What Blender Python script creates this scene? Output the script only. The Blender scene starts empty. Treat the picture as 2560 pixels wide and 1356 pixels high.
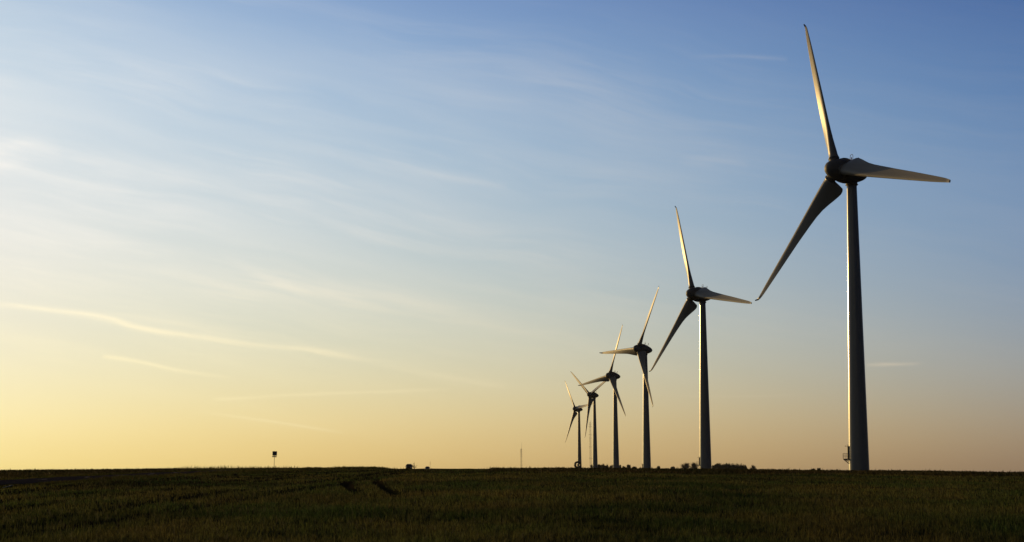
import bpy, bmesh, math, random
import numpy as np
from mathutils import Vector, Matrix, Euler

random.seed(7)
HAZE = 1.3e-5
RNG = np.random.default_rng(11)
S = bpy.context.scene
COL = S.collection
R = math.radians

# ------------------------------------------------------------------ camera
F_PX, W_PX, H_PX = 5000.0, 2560.0, 1356.0
PITCH, ROLL, EYE = R(5.835), R(-0.463), 1.7
RIGHT = Vector((1, 0, 0)); FWD = Vector((0, math.cos(PITCH), math.sin(PITCH)))
UP = Vector((0, -math.sin(PITCH), math.cos(PITCH)))
CR = RIGHT * math.cos(ROLL) + UP * math.sin(ROLL)
CU = -RIGHT * math.sin(ROLL) + UP * math.cos(ROLL)
cam_d = bpy.data.cameras.new('camera')
cam = bpy.data.objects.new('camera', cam_d); COL.objects.link(cam)
m = Matrix.Identity(4)
for i in range(3):
    m[i][0] = CR[i]; m[i][1] = CU[i]; m[i][2] = -FWD[i]; m[i][3] = (0, 0, EYE)[i]
cam.matrix_world = m
cam_d.sensor_width = 36; cam_d.lens = F_PX / W_PX * 36
cam_d.clip_start = 0.1; cam_d.clip_end = 60000
S.camera = cam


def ray(px, py):
    d = FWD * F_PX + CR * (px - W_PX / 2) - CU * (py - H_PX / 2)
    return d / math.hypot(d.x, d.y)          # horizontal length one


def azel(px, py):
    d = ray(px, py)
    return math.atan2(d.x, d.y), math.atan(d.z)


# ------------------------------------------------------------------ terrain
def table(pts):
    a = np.array([azel(x, y)[0] for x, y in pts]); t = np.array([ray(x, y).z for x, y in pts])
    g = np.linspace(-R(60), R(60), 6001)
    v = np.interp(g, a, t)
    k = np.hanning(41); k /= k.sum()
    v = np.convolve(np.pad(v, 20, mode='edge'), k, mode='valid')
    return g, v


E1 = table([(-1500, 1187), (-400, 1182), (0, 1178.6), (300, 1175.8), (500, 1174.2), (690, 1173.4), (850, 1172.6), (1000, 1172.4),
            (1030, 1172.8), (1060, 1174.4), (1100, 1173.4), (1150, 1173.4), (1225, 1173.2), (1300, 1174.6),
            (1600, 1175.6), (1900, 1178.6), (2130, 1180.6), (2560, 1185), (3200, 1191)])
E2 = table([(-1500, 1192), (-400, 1187), (0, 1183), (300, 1180), (500, 1177), (850, 1173.5), (1000, 1172.6), (1030, 1171.6),
            (1060, 1170.6), (1228, 1172.2), (1300, 1172.8), (1600, 1173.5), (1900, 1176.4), (2130, 1178.4),
            (2560, 1182.4), (3200, 1189)])


def sstep(a, b, x):
    t = np.clip((x - a) / (b - a), 0, 1)
    return t * t * (3 - 2 * t)


RUTS = [(-9.3, 26, 400, .075), (-11.2, 26, 400, .08), (-15.0, 26, 400, .07), (-17.1, 26, 400, .07),
        (-3.2, 118, 240, .05), (-1.4, 118, 240, .05), (3.1, 26, 150, .022), (4.8, 26, 150, .022), (12.4, 26, 150, .02), (14.0, 26, 150, .02)]


def rut_depth(X, Y):
    z = np.zeros_like(X)
    for x0, a, b, h in RUTS:
        wob = .35 * np.sin(Y * .045 + x0) + .18 * np.sin(Y * .13 + 2 * x0)
        z += h * np.exp(-((X - x0 - wob) / (.55 if h > .06 else .33)) ** 2) * sstep(a, a + 6, Y) * (1 - sstep(b - 6, b, Y))
    for xa, ya, xb, yb in ((-6.2, 80, -9.5, 113), (-4.4, 76, -8.2, 118)):
        u = (Y - ya) / (yb - ya)
        xc = xa + (xb - xa) * u - .05 * np.sin(np.clip(u, 0, 1) * np.pi)
        z += .11 * np.exp(-((X - xc) / .34) ** 4) * sstep(-.12, .1, u) * (1 - sstep(.85, 1.1, u))
    return z


def road_x(Y):
    return -30.4 + 0 * Y


def terrain(X, Y):
    X = np.asarray(X, float); Y = np.asarray(Y, float)
    d = np.hypot(X, Y); az = np.arctan2(X, Y)
    az = np.clip(az, -R(59), R(59))
    t1 = np.interp(az, *E1); t2 = np.interp(az, *E2)
    dc = np.interp(az, [R(-14), R(-5), R(0), R(14)], [350, 330, 255, 250])
    near = np.where(d < dc, 1.7 * (1 - np.minimum(d, dc) / dc) ** 2, 0)
    te = t1 + (t2 - t1) * sstep(860, 1150, d)
    drop = .25 * sstep(0, 120, d - dc) + .8 * sstep(1400, 2600, d)
    z = EYE + np.minimum(d, 3200) * te - near - drop
    z = z - np.maximum(d - 3200, 0) * .004
    f = (1 - sstep(240, 420, d))
    z = z + f * (.05 * np.sin(X * .31 + .6 * np.sin(Y * .05)) * np.sin(Y * .083 + 1.3) + .035 * np.sin(X * .9 + Y * .21) * np.sin(Y * .37 - X * .12)
                 + .02 * np.sin(X * 1.7 - Y * .6) * np.sin(Y * .8 + X * .4))
    z = z - f * rut_depth(X, Y)
    # shallow ditch and bank beside the road
    rx = X - road_x(Y)
    inr = sstep(60, 90, Y) * (1 - sstep(900, 1100, Y))
    z = z + inr * (-.28 * np.exp(-((rx - 6.2) / 1.1) ** 2) + .16 * np.exp(-((rx - 8.6) / 1.2) ** 2) - .12 * np.exp(-((rx + 5.2) / .8) ** 2))
    return z


def gz(x, y):
    return float(terrain(np.array([x]), np.array([y]))[0])


def on_ground(px, d, py=1172):
    r = ray(px, py)
    x, y = r.x * d, r.y * d
    return Vector((x, y, gz(x, y)))


# ------------------------------------------------------------------ helpers
def tag(o, label=None, cat=None, group=None, kind=None):
    if label: o['label'] = label
    if cat: o['category'] = cat
    if group: o['group'] = group
    if kind: o['kind'] = kind
    return o


def mesh_obj(name, bm, mat, parent=None, smooth=False):
    me = bpy.data.meshes.new(name)
    bm.normal_update(); bm.to_mesh(me); bm.free()
    if mat: me.materials.append(mat)
    if smooth:
        for p in me.polygons: p.use_smooth = True
    o = bpy.data.objects.new(name, me); COL.objects.link(o)
    if parent: o.parent = parent
    return o


def np_obj(name, verts, faces, mat, parent=None, smooth=False):
    """verts (n,3), faces (m,k) arrays"""
    me = bpy.data.meshes.new(name)
    n, k = len(faces), faces.shape[1]
    me.vertices.add(len(verts)); me.vertices.foreach_set('co', verts.astype(np.float32).ravel())
    me.loops.add(n * k); me.loops.foreach_set('vertex_index', faces.astype(np.int32).ravel())
    me.polygons.add(n); me.polygons.foreach_set('loop_start', (np.arange(n) * k).astype(np.int32))
    try: me.polygons.foreach_set('loop_total', np.full(n, k, np.int32))
    except Exception: pass
    me.update(calc_edges=True); me.validate()
    if smooth: me.polygons.foreach_set('use_smooth', np.ones(n, bool))
    if mat: me.materials.append(mat)
    o = bpy.data.objects.new(name, me); COL.objects.link(o)
    if parent: o.parent = parent
    return o


def empty(name, loc, rz=0):
    o = bpy.data.objects.new(name, None); COL.objects.link(o)
    o.location = loc; o.rotation_euler = (0, 0, rz); o.empty_display_size = .5
    return o


def bm_box(bm, c, s, rot=None, bevel=0):
    r = bmesh.ops.create_cube(bm, size=1)
    vs = r['verts']
    bmesh.ops.scale(bm, vec=s, verts=vs)
    if bevel:
        es = list({e for v in vs for e in v.link_edges})
        q = bmesh.ops.bevel(bm, geom=es, offset=bevel, segments=2, affect='EDGES', profile=.5)
        vs = list({v for f in q['faces'] for v in f.verts} | {v for v in vs if v.is_valid})
    if rot: bmesh.ops.rotate(bm, cent=(0, 0, 0), matrix=rot, verts=vs)
    bmesh.ops.translate(bm, vec=c, verts=vs)


def bm_tube(bm, a, b, r0, r1=None, n=8):
    a, b = Vector(a), Vector(b); r1 = r0 if r1 is None else r1
    d = (b - a)
    q = bmesh.ops.create_cone(bm, cap_ends=True, segments=n, radius1=r0, radius2=max(r1, 1e-4), depth=d.length)
    M = Matrix.Translation((a + b) / 2) @ d.to_track_quat('Z', 'Y').to_matrix().to_4x4()
    bmesh.ops.transform(bm, matrix=M, verts=q['verts'])


def bm_path(bm, pts, r, n=6):
    for a, b in zip(pts[:-1], pts[1:]): bm_tube(bm, a, b, r, r, n)


def bm_lathe(bm, prof, axis='Z', n=48, a0=0, a1=2 * math.pi):
    """prof list of (radius, height)"""
    rings = []
    for r, h in prof:
        if r < 1e-6:
            p = (0, 0, h) if axis == 'Z' else (0, h, 0)
            rings.append([bm.verts.new(p)])
        else:
            ring = []
            for i in range(n):
                t = 2 * math.pi * i / n
                p = (r * math.cos(t), r * math.sin(t), h) if axis == 'Z' else (r * math.cos(t), h, r * math.sin(t))
                ring.append(bm.verts.new(p))
            rings.append(ring)
    for A, B in zip(rings[:-1], rings[1:]):
        for i in range(n):
            j = (i + 1) % n
            if len(A) == 1 and len(B) == 1: continue
            if len(A) == 1: bm.faces.new((A[0], B[i], B[j]))
            elif len(B) == 1: bm.faces.new((A[i], B[0], A[j]))
            else: bm.faces.new((A[i], B[i], B[j], A[j]))
    bmesh.ops.recalc_face_normals(bm, faces=bm.faces[:])


# ------------------------------------------------------------------ materials
def mat_new(name):
    m = bpy.data.materials.new(name); m.use_nodes = True
    nt = m.node_tree; b = nt.nodes['Principled BSDF']
    return m, nt, b


def noisy(name, c0, c1, scale=3.0, rough=.5, spec=.5, metal=0, detail=6, stretch=(1, 1, 1), bump=0):
    m, nt, b = mat_new(name)
    tc = nt.nodes.new('ShaderNodeTexCoord'); mp = nt.nodes.new('ShaderNodeMapping')
    mp.inputs['Scale'].default_value = stretch
    nz = nt.nodes.new('ShaderNodeTexNoise'); nz.inputs['Scale'].default_value = scale; nz.inputs['Detail'].default_value = detail
    cr = nt.nodes.new('ShaderNodeValToRGB')
    cr.color_ramp.elements[0].position = .3; cr.color_ramp.elements[1].position = .7
    cr.color_ramp.elements[0].color = (*c0, 1); cr.color_ramp.elements[1].color = (*c1, 1)
    nt.links.new(tc.outputs['Object'], mp.inputs['Vector']); nt.links.new(mp.outputs[0], nz.inputs['Vector'])
    nt.links.new(nz.outputs['Fac'], cr.inputs['Fac']); nt.links.new(cr.outputs[0], b.inputs['Base Color'])
    b.inputs['Roughness'].default_value = rough; b.inputs['Metallic'].default_value = metal
    b.inputs['Specular IOR Level'].default_value = spec
    if bump:
        bp = nt.nodes.new('ShaderNodeBump'); bp.inputs['Strength'].default_value = bump
        nt.links.new(nz.outputs['Fac'], bp.inputs['Height']); nt.links.new(bp.outputs[0], b.inputs['Normal'])
    return m


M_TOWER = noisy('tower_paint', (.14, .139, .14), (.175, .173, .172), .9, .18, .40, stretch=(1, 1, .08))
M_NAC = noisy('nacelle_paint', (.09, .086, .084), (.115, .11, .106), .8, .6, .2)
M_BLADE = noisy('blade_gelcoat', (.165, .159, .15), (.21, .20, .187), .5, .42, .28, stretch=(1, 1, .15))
M_TIP = noisy('tip_metal', (.05, .05, .05), (.08, .08, .08), 6, .5)
M_STEEL = noisy('galvanised_steel', (.10, .10, .10), (.17, .17, .16), 8, .55, .4, metal=.3)
M_DARK = noisy('dark_paint', (.03, .03, .03), (.045, .045, .045), 6, .5)
M_DARKCAR = noisy('dark_car_paint', (.015, .014, .016), (.02, .018, .02), 3, .5, .15)
M_GREYCAR = noisy('grey_car_paint', (.13, .14, .15), (.15, .16, .17), 3, .3)
M_GLASS = noisy('tinted_glass', (.02, .022, .025), (.025, .027, .03), 3, .25, .25)
M_RUBBER = noisy('tyre_rubber', (.02, .02, .02), (.03, .03, .03), 12, .8)
M_LAMP = noisy('lamp_lens', (.5, .5, .48), (.6, .6, .57), 8, .15)
M_REDLAMP = noisy('red_lens', (.30, .05, .03), (.36, .06, .04), 8, .3)
M_ORANGE = noisy('orange_paint', (.40, .13, .05), (.46, .16, .06), 8, .5)
M_WHITE = noisy('white_plastic', (.62, .62, .60), (.75, .75, .73), 8, .5)
M_SIGN = noisy('sign_back', (.05, .055, .065), (.07, .075, .085), 5, .55)
M_BARK = noisy('bark', (.05, .04, .03), (.09, .07, .05), 6, .9)
M_LEAF = noisy('hedge_leaves', (.028, .034, .016), (.05, .055, .025), 1.2, .8, .2)
M_TWIG = noisy('bare_twigs', (.10, .075, .055), (.15, .115, .085), 2, .9, .1)
M_ASPH = noisy('asphalt', (.024, .023, .027), (.036, .034, .04), 2.5, 1.0, .0, detail=12, bump=.2)
M_PAINT = noisy('road_paint', (.16, .16, .17), (.26, .26, .27), 4, .9, .05)


def mat_ground():
    m, nt, b = mat_new('field_soil')
    tc = nt.nodes.new('ShaderNodeTexCoord')
    def nz(scale, stretch, det=8):
        mp = nt.nodes.new('ShaderNodeMapping'); mp.inputs['Scale'].default_value = stretch
        n = nt.nodes.new('ShaderNodeTexNoise'); n.inputs['Scale'].default_value = scale; n.inputs['Detail'].default_value = det
        nt.links.new(tc.outputs['Object'], mp.inputs['Vector']); nt.links.new(mp.outputs[0], n.inputs['Vector'])
        return n.outputs['Fac']
    def ramp(f, p0, c0, p1, c1):
        r = nt.nodes.new('ShaderNodeValToRGB'); e = r.color_ramp.elements
        e[0].position = p0; e[0].color = (*c0, 1); e[1].position = p1; e[1].color = (*c1, 1)
        nt.links.new(f, r.inputs['Fac']); return r.outputs[0]
    a = ramp(nz(.16, (1, .35, 1)), .38, (.014, .018, .008), .62, (.022, .018, .011))
    f = ramp(nz(3.0, (1, 1, 1), 10), .35, (.5, .5, .5), .7, (1.25, 1.2, 1.1))
    mx = nt.nodes.new('ShaderNodeMix'); mx.data_type = 'RGBA'; mx.blend_type = 'MULTIPLY'; mx.inputs['Factor'].default_value = 1
    nt.links.new(a, mx.inputs['A']); nt.links.new(f, mx.inputs['B'])
    nt.links.new(mx.outputs['Result'], b.inputs['Base Color'])
    b.inputs['Roughness'].default_value = 1; b.inputs['Specular IOR Level'].default_value = .0
    bp = nt.nodes.new('ShaderNodeBump'); bp.inputs['Strength'].default_value = .6; bp.inputs['Distance'].default_value = .08
    nt.links.new(nz(2.5, (1, 1, 1), 10), bp.inputs['Height']); nt.links.new(bp.outputs[0], b.inputs['Normal'])
    return m


def mat_grass(name, c_green, c_straw, lo=.40, hi=.60, trans=.35, scale=.22):
    m, nt, b = mat_new(name)
    tc = nt.nodes.new('ShaderNodeTexCoord')
    mp = nt.nodes.new('ShaderNodeMapping'); mp.inputs['Scale'].default_value = (1, .4, 1)
    n = nt.nodes.new('ShaderNodeTexNoise'); n.inputs['Scale'].default_value = scale; n.inputs['Detail'].default_value = 9; n.inputs['Roughness'].default_value = .65
    nt.links.new(tc.outputs['Object'], mp.inputs['Vector']); nt.links.new(mp.outputs[0], n.inputs['Vector'])
    r = nt.nodes.new('ShaderNodeValToRGB'); e = r.color_ramp.elements
    e[0].position = lo; e[0].color = (*c_green, 1); e[1].position = hi; e[1].color = (*c_straw, 1)
    nt.links.new(n.outputs['Fac'], r.inputs['Fac'])
    n2 = nt.nodes.new('ShaderNodeTexNoise'); n2.inputs['Scale'].default_value = 6; n2.inputs['Detail'].default_value = 2
    nt.links.new(tc.outputs['Object'], n2.inputs['Vector'])
    r2 = nt.nodes.new('ShaderNodeValToRGB'); e = r2.color_ramp.elements
    e[0].position = .32; e[0].color = (.35, .36, .35, 1); e[1].position = .70; e[1].color = (2.7, 2.5, 1.8, 1)
    nt.links.new(n2.outputs['Fac'], r2.inputs['Fac'])
    n3 = nt.nodes.new('ShaderNodeTexNoise'); n3.inputs['Scale'].default_value = .075; n3.inputs['Detail'].default_value = 3
    mp3 = nt.nodes.new('ShaderNodeMapping'); mp3.inputs['Scale'].default_value = (1, .55, 1); mp3.inputs['Location'].default_value = (3.1, 1.7, 0)
    nt.links.new(tc.outputs['Object'], mp3.inputs['Vector']); nt.links.new(mp3.outputs[0], n3.inputs['Vector'])
    r3 = nt.nodes.new('ShaderNodeValToRGB'); e = r3.color_ramp.elements
    e[0].position = .36; e[0].color = (.55, .60, .62, 1); e[1].position = .64; e[1].color = (1.25, 1.22, 1.1, 1)
    nt.links.new(n3.outputs['Fac'], r3.inputs['Fac'])
    mx0 = nt.nodes.new('ShaderNodeMix'); mx0.data_type = 'RGBA'; mx0.blend_type = 'MULTIPLY'; mx0.inputs['Factor'].default_value = 1
    nt.links.new(r.outputs[0], mx0.inputs['A']); nt.links.new(r3.outputs[0], mx0.inputs['B'])
    mx = nt.nodes.new('ShaderNodeMix'); mx.data_type = 'RGBA'; mx.blend_type = 'MULTIPLY'; mx.inputs['Factor'].default_value = 1
    nt.links.new(mx0.outputs['Result'], mx.inputs['A']); nt.links.new(r2.outputs[0], mx.inputs['B'])
    b.inputs['Roughness'].default_value = .8; b.inputs['Specular IOR Level'].default_value = .04
    nt.links.new(mx.outputs['Result'], b.inputs['Base Color'])
    t = nt.nodes.new('ShaderNodeBsdfTranslucent'); nt.links.new(mx.outputs['Result'], t.inputs['Color'])
    ms = nt.nodes.new('ShaderNodeMixShader'); ms.inputs['Fac'].default_value = trans
    nt.links.new(b.outputs[0], ms.inputs[1]); nt.links.new(t.outputs[0], ms.inputs[2])
    nt.links.new(ms.outputs[0], nt.nodes['Material Output'].inputs['Surface'])
    return m


M_GROUND = mat_ground()
M_GRASS = mat_grass('field_grass', (.023, .040, .017), (.048, .047, .023))
M_VERGE = mat_grass('verge_grass', (.018, .027, .011), (.036, .033, .015), scale=.5)
M_CROP = mat_grass('crop_leaves', (.018, .022, .010), (.030, .024, .014), trans=.2)

# ------------------------------------------------------------------ ground sheet
az = np.concatenate([np.linspace(-180, -60, 16)[:-1], np.linspace(-60, -20, 41)[:-1], np.linspace(-20, 20, 801)[:-1], np.linspace(20, 60, 41)[:-1], np.linspace(60, 180, 16)[:-1]])
az = np.radians(az)
dd = np.concatenate([[.6, 2, 5, 10, 15, 20, 24], np.linspace(27, 110, 260), np.linspace(110, 300, 260)[1:], np.geomspace(300, 1300, 90)[1:], np.geomspace(1300, 6000, 24)[1:]])
A, D = np.meshgrid(az, dd, indexing='ij')
X, Y = D * np.sin(A), D * np.cos(A)
Z = terrain(X, Y)
nA, nD = A.shape
V = np.stack([X, Y, Z], -1).reshape(-1, 3)
V = np.vstack([V, [[0, 0, gz(0, .01)]]])
ii = np.arange(nA)[:, None]; jj = np.arange(nD - 1)[None, :]; i2 = (ii + 1) % nA
Fq = np.stack([ii * nD + jj, ii * nD + jj + 1, i2 * nD + jj + 1, i2 * nD + jj], -1).reshape(-1, 4)
Fq = Fq[:, ::-1]
ctr = len(V) - 1
Fc = np.stack([np.full(nA, ctr), np.full(nA, ctr), ((np.arange(nA) + 1) % nA) * nD, np.arange(nA) * nD], -1)
ground = np_obj('ground', V, Fq, M_GROUND, smooth=True)
tag(ground, 'dark gently rising farm field reaching the horizon', 'ground', kind='structure')

# ------------------------------------------------------------------ road
RW = 3.1
ys = np.concatenate([np.linspace(20, 340, 200), np.linspace(345, 1000, 60)])
cross = np.array([-RW, -RW + .4, -1, 0, 1, RW - .4, RW])
V = []
for y in ys:
    base = max(gz(-30.4 - RW, y), gz(-30.4, y), gz(-30.4 + RW, y)) + .03
    for c in cross:
        V.append((-30.4 + c, y, base + .04 * (1 - (c / RW) ** 2)))
V = np.array(V); n = len(cross)
V2 = V.copy(); V2[:, 2] -= .45
Fr = [(i * n + j, i * n + j + 1, (i + 1) * n + j + 1, (i + 1) * n + j) for i in range(len(ys) - 1) for j in range(n - 1)]
o = len(V)
for i in range(len(ys) - 1):
    Fr.append((i * n, (i + 1) * n, o + (i + 1) * n, o + i * n))
    Fr.append((i * n + n - 1, o + i * n + n - 1, o + (i + 1) * n + n - 1, (i + 1) * n + n - 1))
road = np_obj('road', np.vstack([V, V2]), np.array(Fr), M_ASPH, smooth=False)
tag(road, 'narrow grey asphalt country road beside the field', 'road', kind='structure')


def road_z(x, y):
    base = np.interp(y, ys, V.reshape(len(ys), n, 3)[:, 3, 2])
    return float(base - .04 * ((x + 30.4) / RW) ** 2)


bm = bmesh.new()
y = 24.0
while y < 420:                                             # broken centre line
    k = 4
    pts = []
    for i in range(k + 1):
        yy = y + 3.0 * i / k
        pts.append([bm.verts.new((-30.4 + s * .07, yy, road_z(-30.4, yy) + .006)) for s in (-1, 1)])
    for a, b in zip(pts[:-1], pts[1:]): bm.faces.new((a[0], a[1], b[1], b[0]))
    y += 13
mk = mesh_obj('road_marking', bm, M_PAINT)
tag(mk, 'white broken centre line on the grey road', 'road', kind='structure')


# ------------------------------------------------------------------ grass
def blades(name, Xb, Yb, h, w, mat, lean=.35, sink=.01, zoff=None):
    n = len(Xb)
    Zb = terrain(Xb, Yb) - sink
    th = RNG.uniform(0, 2 * np.pi, n)
    la = RNG.uniform(0, 2 * np.pi, n); ll = np.abs(RNG.normal(0, lean, n)) * h
    dx, dy = np.cos(th) * w / 2, np.sin(th) * w / 2
    P0 = np.stack([Xb - dx, Yb - dy, Zb], -1); P1 = np.stack([Xb + dx, Yb + dy, Zb], -1)
    mx_, my_ = Xb + np.cos(la) * ll * .35, Yb + np.sin(la) * ll * .35
    P2 = np.stack([mx_ + dx * .8, my_ + dy * .8, Zb + h * .6], -1); P3 = np.stack([mx_ - dx * .8, my_ - dy * .8, Zb + h * .6], -1)
    P4 = np.stack([Xb + np.cos(la) * ll, Yb + np.sin(la) * ll, Zb + h], -1)
    Vv = np.stack([P0, P1, P2, P3, P4], 1).reshape(-1, 3)
    b = np.arange(n)[:, None] * 5
    T = np.concatenate([b + [0, 1, 2], b + [0, 2, 3], b + [3, 2, 4]], 0)
    return np_obj(name, Vv, T, mat)


def vnoise(x, y, s, seed):
    r = np.random.default_rng(seed).random((256, 256))
    x, y = x / s, y / s
    xi, yi = np.floor(x).astype(int), np.floor(y).astype(int); fx, fy = x - xi, y - yi
    fx, fy = fx * fx * (3 - 2 * fx), fy * fy * (3 - 2 * fy)
    g = lambda a, b: r[a % 256, b % 256]
    return (g(xi, yi) * (1 - fx) + g(xi + 1, yi) * fx) * (1 - fy) + (g(xi, yi + 1) * (1 - fx) + g(xi + 1, yi + 1) * fx) * fy


def polar_points(n, a0, a1, d0, d1, p=1.3):
    u = RNG.random(n); q = 1 - p
    d = (d0 ** q + u * (d1 ** q - d0 ** q)) ** (1 / q)
    a = R(a0) + RNG.random(n) * R(a1 - a0)
    return d * np.sin(a), d * np.cos(a), d


NG = 600000
gx, gy, gd = polar_points(NG, -23, 27, 26, 250)
keep = (gx > -23) & (RNG.random(NG) > rut_depth(gx, gy) * 10) & ~((gx > -2.4) & (gy > 157))
clump = vnoise(gx, gy, .35, 1) * .6 + vnoise(gx, gy, 2.2, 2) * .4
keep &= RNG.random(NG) < .25 + 1.3 * clump ** 1.4
gx, gy, gd, clump = gx[keep], gy[keep], gd[keep], clump[keep]
hh = (.05 + .15 * clump) * RNG.uniform(.6, 1.5, len(gx)) * (1 - .35 * sstep(60, 200, gd))
g = blades('grass', gx, gy, hh, RNG.uniform(.010, .022, len(gx)) * (.6 + gd / 90), M_GRASS)
tag(g, 'short dark green and straw brown grass covering the field', 'grass', kind='stuff')

# taller verge beside the road
n = 60000
vy = 62 + RNG.random(n) ** 1.3 * 270
vx = -30.4 + 3.5 + np.abs(RNG.normal(0, 1, n)) * 2.6
c = vnoise(vx, vy, 1.6, 5) * .6 + vnoise(vx, vy, 7, 6) * .4
k = RNG.random(n) < .2 + 1.2 * c
vx, vy, c = vx[k], vy[k], c[k]
v1 = (vx, vy, (.08 + .30 * c) * RNG.uniform(.5, 1.25, len(vx)) * (.25 + .75 * sstep(108, 130, vy + 3.2 * (vx + 26.9))))
n = 16000
vy = 100 + RNG.random(n) * 230; vx = -30.4 - 3.5 - np.abs(RNG.normal(0, 1, n)) * 1.0
v2 = (vx, vy, RNG.uniform(.08, .26, n))
# wispy weeds that stand on the skyline near the sign
n = 1700
vy = RNG.uniform(250, 345, n); vx = -30.4 - 4 - RNG.random(n) * 9
t = vnoise(vx, vy, 6, 9); kk = t > .45
v3 = (vx[kk], vy[kk], (.25 + .35 * t[kk]) * RNG.uniform(.5, 1.3, kk.sum()))
cx, cy, ch = [np.concatenate(q) for q in zip(v1, v2, v3)]
g = blades('verge_grass', cx, cy, ch, RNG.uniform(.012, .03, len(cx)) * (.6 + cy / 150), M_VERGE, lean=.3)
tag(g, 'taller tangled dark grass on the banks beside the road', 'grass', kind='stuff')

# low crop: right-hand field edge and the field left of the road
n = 125000
cy = RNG.uniform(156, 262, n); cx = -2.4 + RNG.random(n) * 112
rows = np.abs(((cx + .3 * np.sin(cy * .2)) / .75) % 1 - .5)
k = (RNG.random(n) < .35 + rows * 1.4) & (cx < .47 * cy)
cx, cy = cx[k], cy[k]
h1 = RNG.uniform(.10, .28, len(cx)) * (.6 + .8 * vnoise(cx, cy, 1.3, 12)) * (1 + .5 * (RNG.random(len(cx)) < .03))
n = 50000
ly = RNG.uniform(105, 400, n); lx = -37 - RNG.random(n) ** 1.2 * .17 * ly - 0 * ly
h2 = RNG.uniform(.06, .26, n) * (.45 + 1.1 * vnoise(lx, ly, 1.6, 13)) * (1 + .6 * (RNG.random(n) < .03))
cx, cy, ch = np.concatenate([cx, lx]), np.concatenate([cy, ly]), np.concatenate([h1, h2])
g = blades('crop_plants', cx, cy, ch, RNG.uniform(.03, .09, len(cx)) * (.4 + cy / 220), M_CROP, lean=.6)
tag(g, 'dark low leafy crop forming the ragged field edge on the skyline', 'crop', kind='stuff')

# ------------------------------------------------------------------ wind turbines
TAU = R(4.6)
HUB_H, OV = 65.0, 4.31
TOP_H = 62.5


def tower_bm():
    prof = [(2.22, -6), (2.20, 0)]
    def rad(z): return 2.20 + (1.05 - 2.20) * z / TOP_H
    z = 0
    for z in np.linspace(3, TOP_H - 2, 20): prof.append((rad(z), float(z)))
    prof += [(rad(TOP_H - 1), TOP_H - 1), (rad(TOP_H), TOP_H), (0, TOP_H)]
    bm = bmesh.new(); bm_lathe(bm, prof, 'Z', 64)
    return bm


NPROF = [(-2.7, 0), (-2.64, .42), (-2.45, .86), (-2.1, 1.28), (-1.6, 1.62), (-.9, 1.93), (0, 2.2), (.6, 2.33), (1.15, 2.42),
         (1.22, 2.36), (1.28, 2.48), (1.9, 2.57), (2.6, 2.6), (3.4, 2.52), (4.4, 2.36), (5.4, 2.08), (6.4, 1.74), (7.3, 1.34), (8.0, .9), (8.4, .5), (8.6, 0)]


def blade_bm(tip=False):
    rs = [2.6, 2.66, 2.72, 2.8, 2.95, 3.15, 3.4, 3.6, 4.0, 4.6, 5.3, 6.2, 7.4, 9, 11, 13.5, 16, 18.5, 21, 24, 27, 29.5, 31.5, 33, 34, 34.6]
    if tip: rs = [34.6, 34.75, 34.9, 35.0]
    CH = ([2.6, 2.66, 2.72, 2.8, 3.3, 4.0, 4.8, 6.2, 7.4, 9, 11, 13.5, 18, 24, 30, 32, 33.5, 34.6, 35], [2.0, 3.4, 4.1, 4.35, 4.65, 4.68, 4.5, 4.05, 3.65, 3.2, 2.85, 2.6, 2.2, 1.75, 1.25, 1.02, .8, .5, .28])
    TW = ([2.9, 5, 7, 9.5, 12, 18, 24, 30, 35], [36, 33, 26, 19, 13.5, 7, 4, 2, 1])
    TH = ([2.6, 2.75, 3.4, 5, 7, 9, 13, 20, 30, 35], [1.0, .5, .41, .38, .36, .32, .26, .21, .17, .15])
    LE = ([2.9, 5, 9.5, 18, 30, 35], [1.0, 1.0, .92, .72, .42, .16])
    n = 28
    bm = bmesh.new(); rings = []
    for r in rs:
        ch, be, th, le = np.interp(r, *CH), R(np.interp(r, *TW)), np.interp(r, *TH), np.interp(r, *LE)
        cir = 1 - float(sstep(2.58, 2.8, np.array(r)))
        C = Vector((math.cos(be), -math.sin(be), 0)); N = Vector((math.sin(be), math.cos(be), 0))
        bend = -.0126 * r
        hook = -1.1 * (max(0, r - 34.45) ** 1.0) if r > 34.45 else 0
        ring = []
        for i in range(n):
            t = 2 * math.pi * i / n
            xx = .5 * (1 - math.cos(t))                     # 0 at leading edge, 1 at trailing edge
            yt = 5 * th * (.2969 * math.sqrt(xx) - .126 * xx - .3516 * xx ** 2 + .2843 * xx ** 3 - .1015 * xx ** 4)
            camb = .03 * (1 - cir) * math.sin(math.pi * xx)
            ya = (yt if t < math.pi else -yt) * ch + camb * ch
            xa = le - xx * ch
            xc, yc = 1.0 * math.cos(t), 1.0 * math.sin(t)
            q = C * (xa * (1 - cir) + xc * cir) + N * (ya * (1 - cir) + yc * cir)
            ring.append(bm.verts.new((q.x, q.y + bend + hook, r)))
        rings.append(ring)
    for a, b in zip(rings[:-1], rings[1:]):
        for i in range(n): bm.faces.new((a[i], a[(i + 1) % n], b[(i + 1) % n], b[i]))
    bm.faces.new(rings[0][::-1]); bm.faces.new(rings[-1])
    bmesh.ops.recalc_face_normals(bm, faces=bm.faces[:])
    return bm


def collar_bm():
    bm = bmesh.new()
    bm_lathe(bm, [(0, 1.6), (1.04, 1.6), (1.04, 2.36), (1.16, 2.40), (1.18, 2.58), (1.07, 2.62), (0, 2.64)], 'Z', 36)
    return bm


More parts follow.
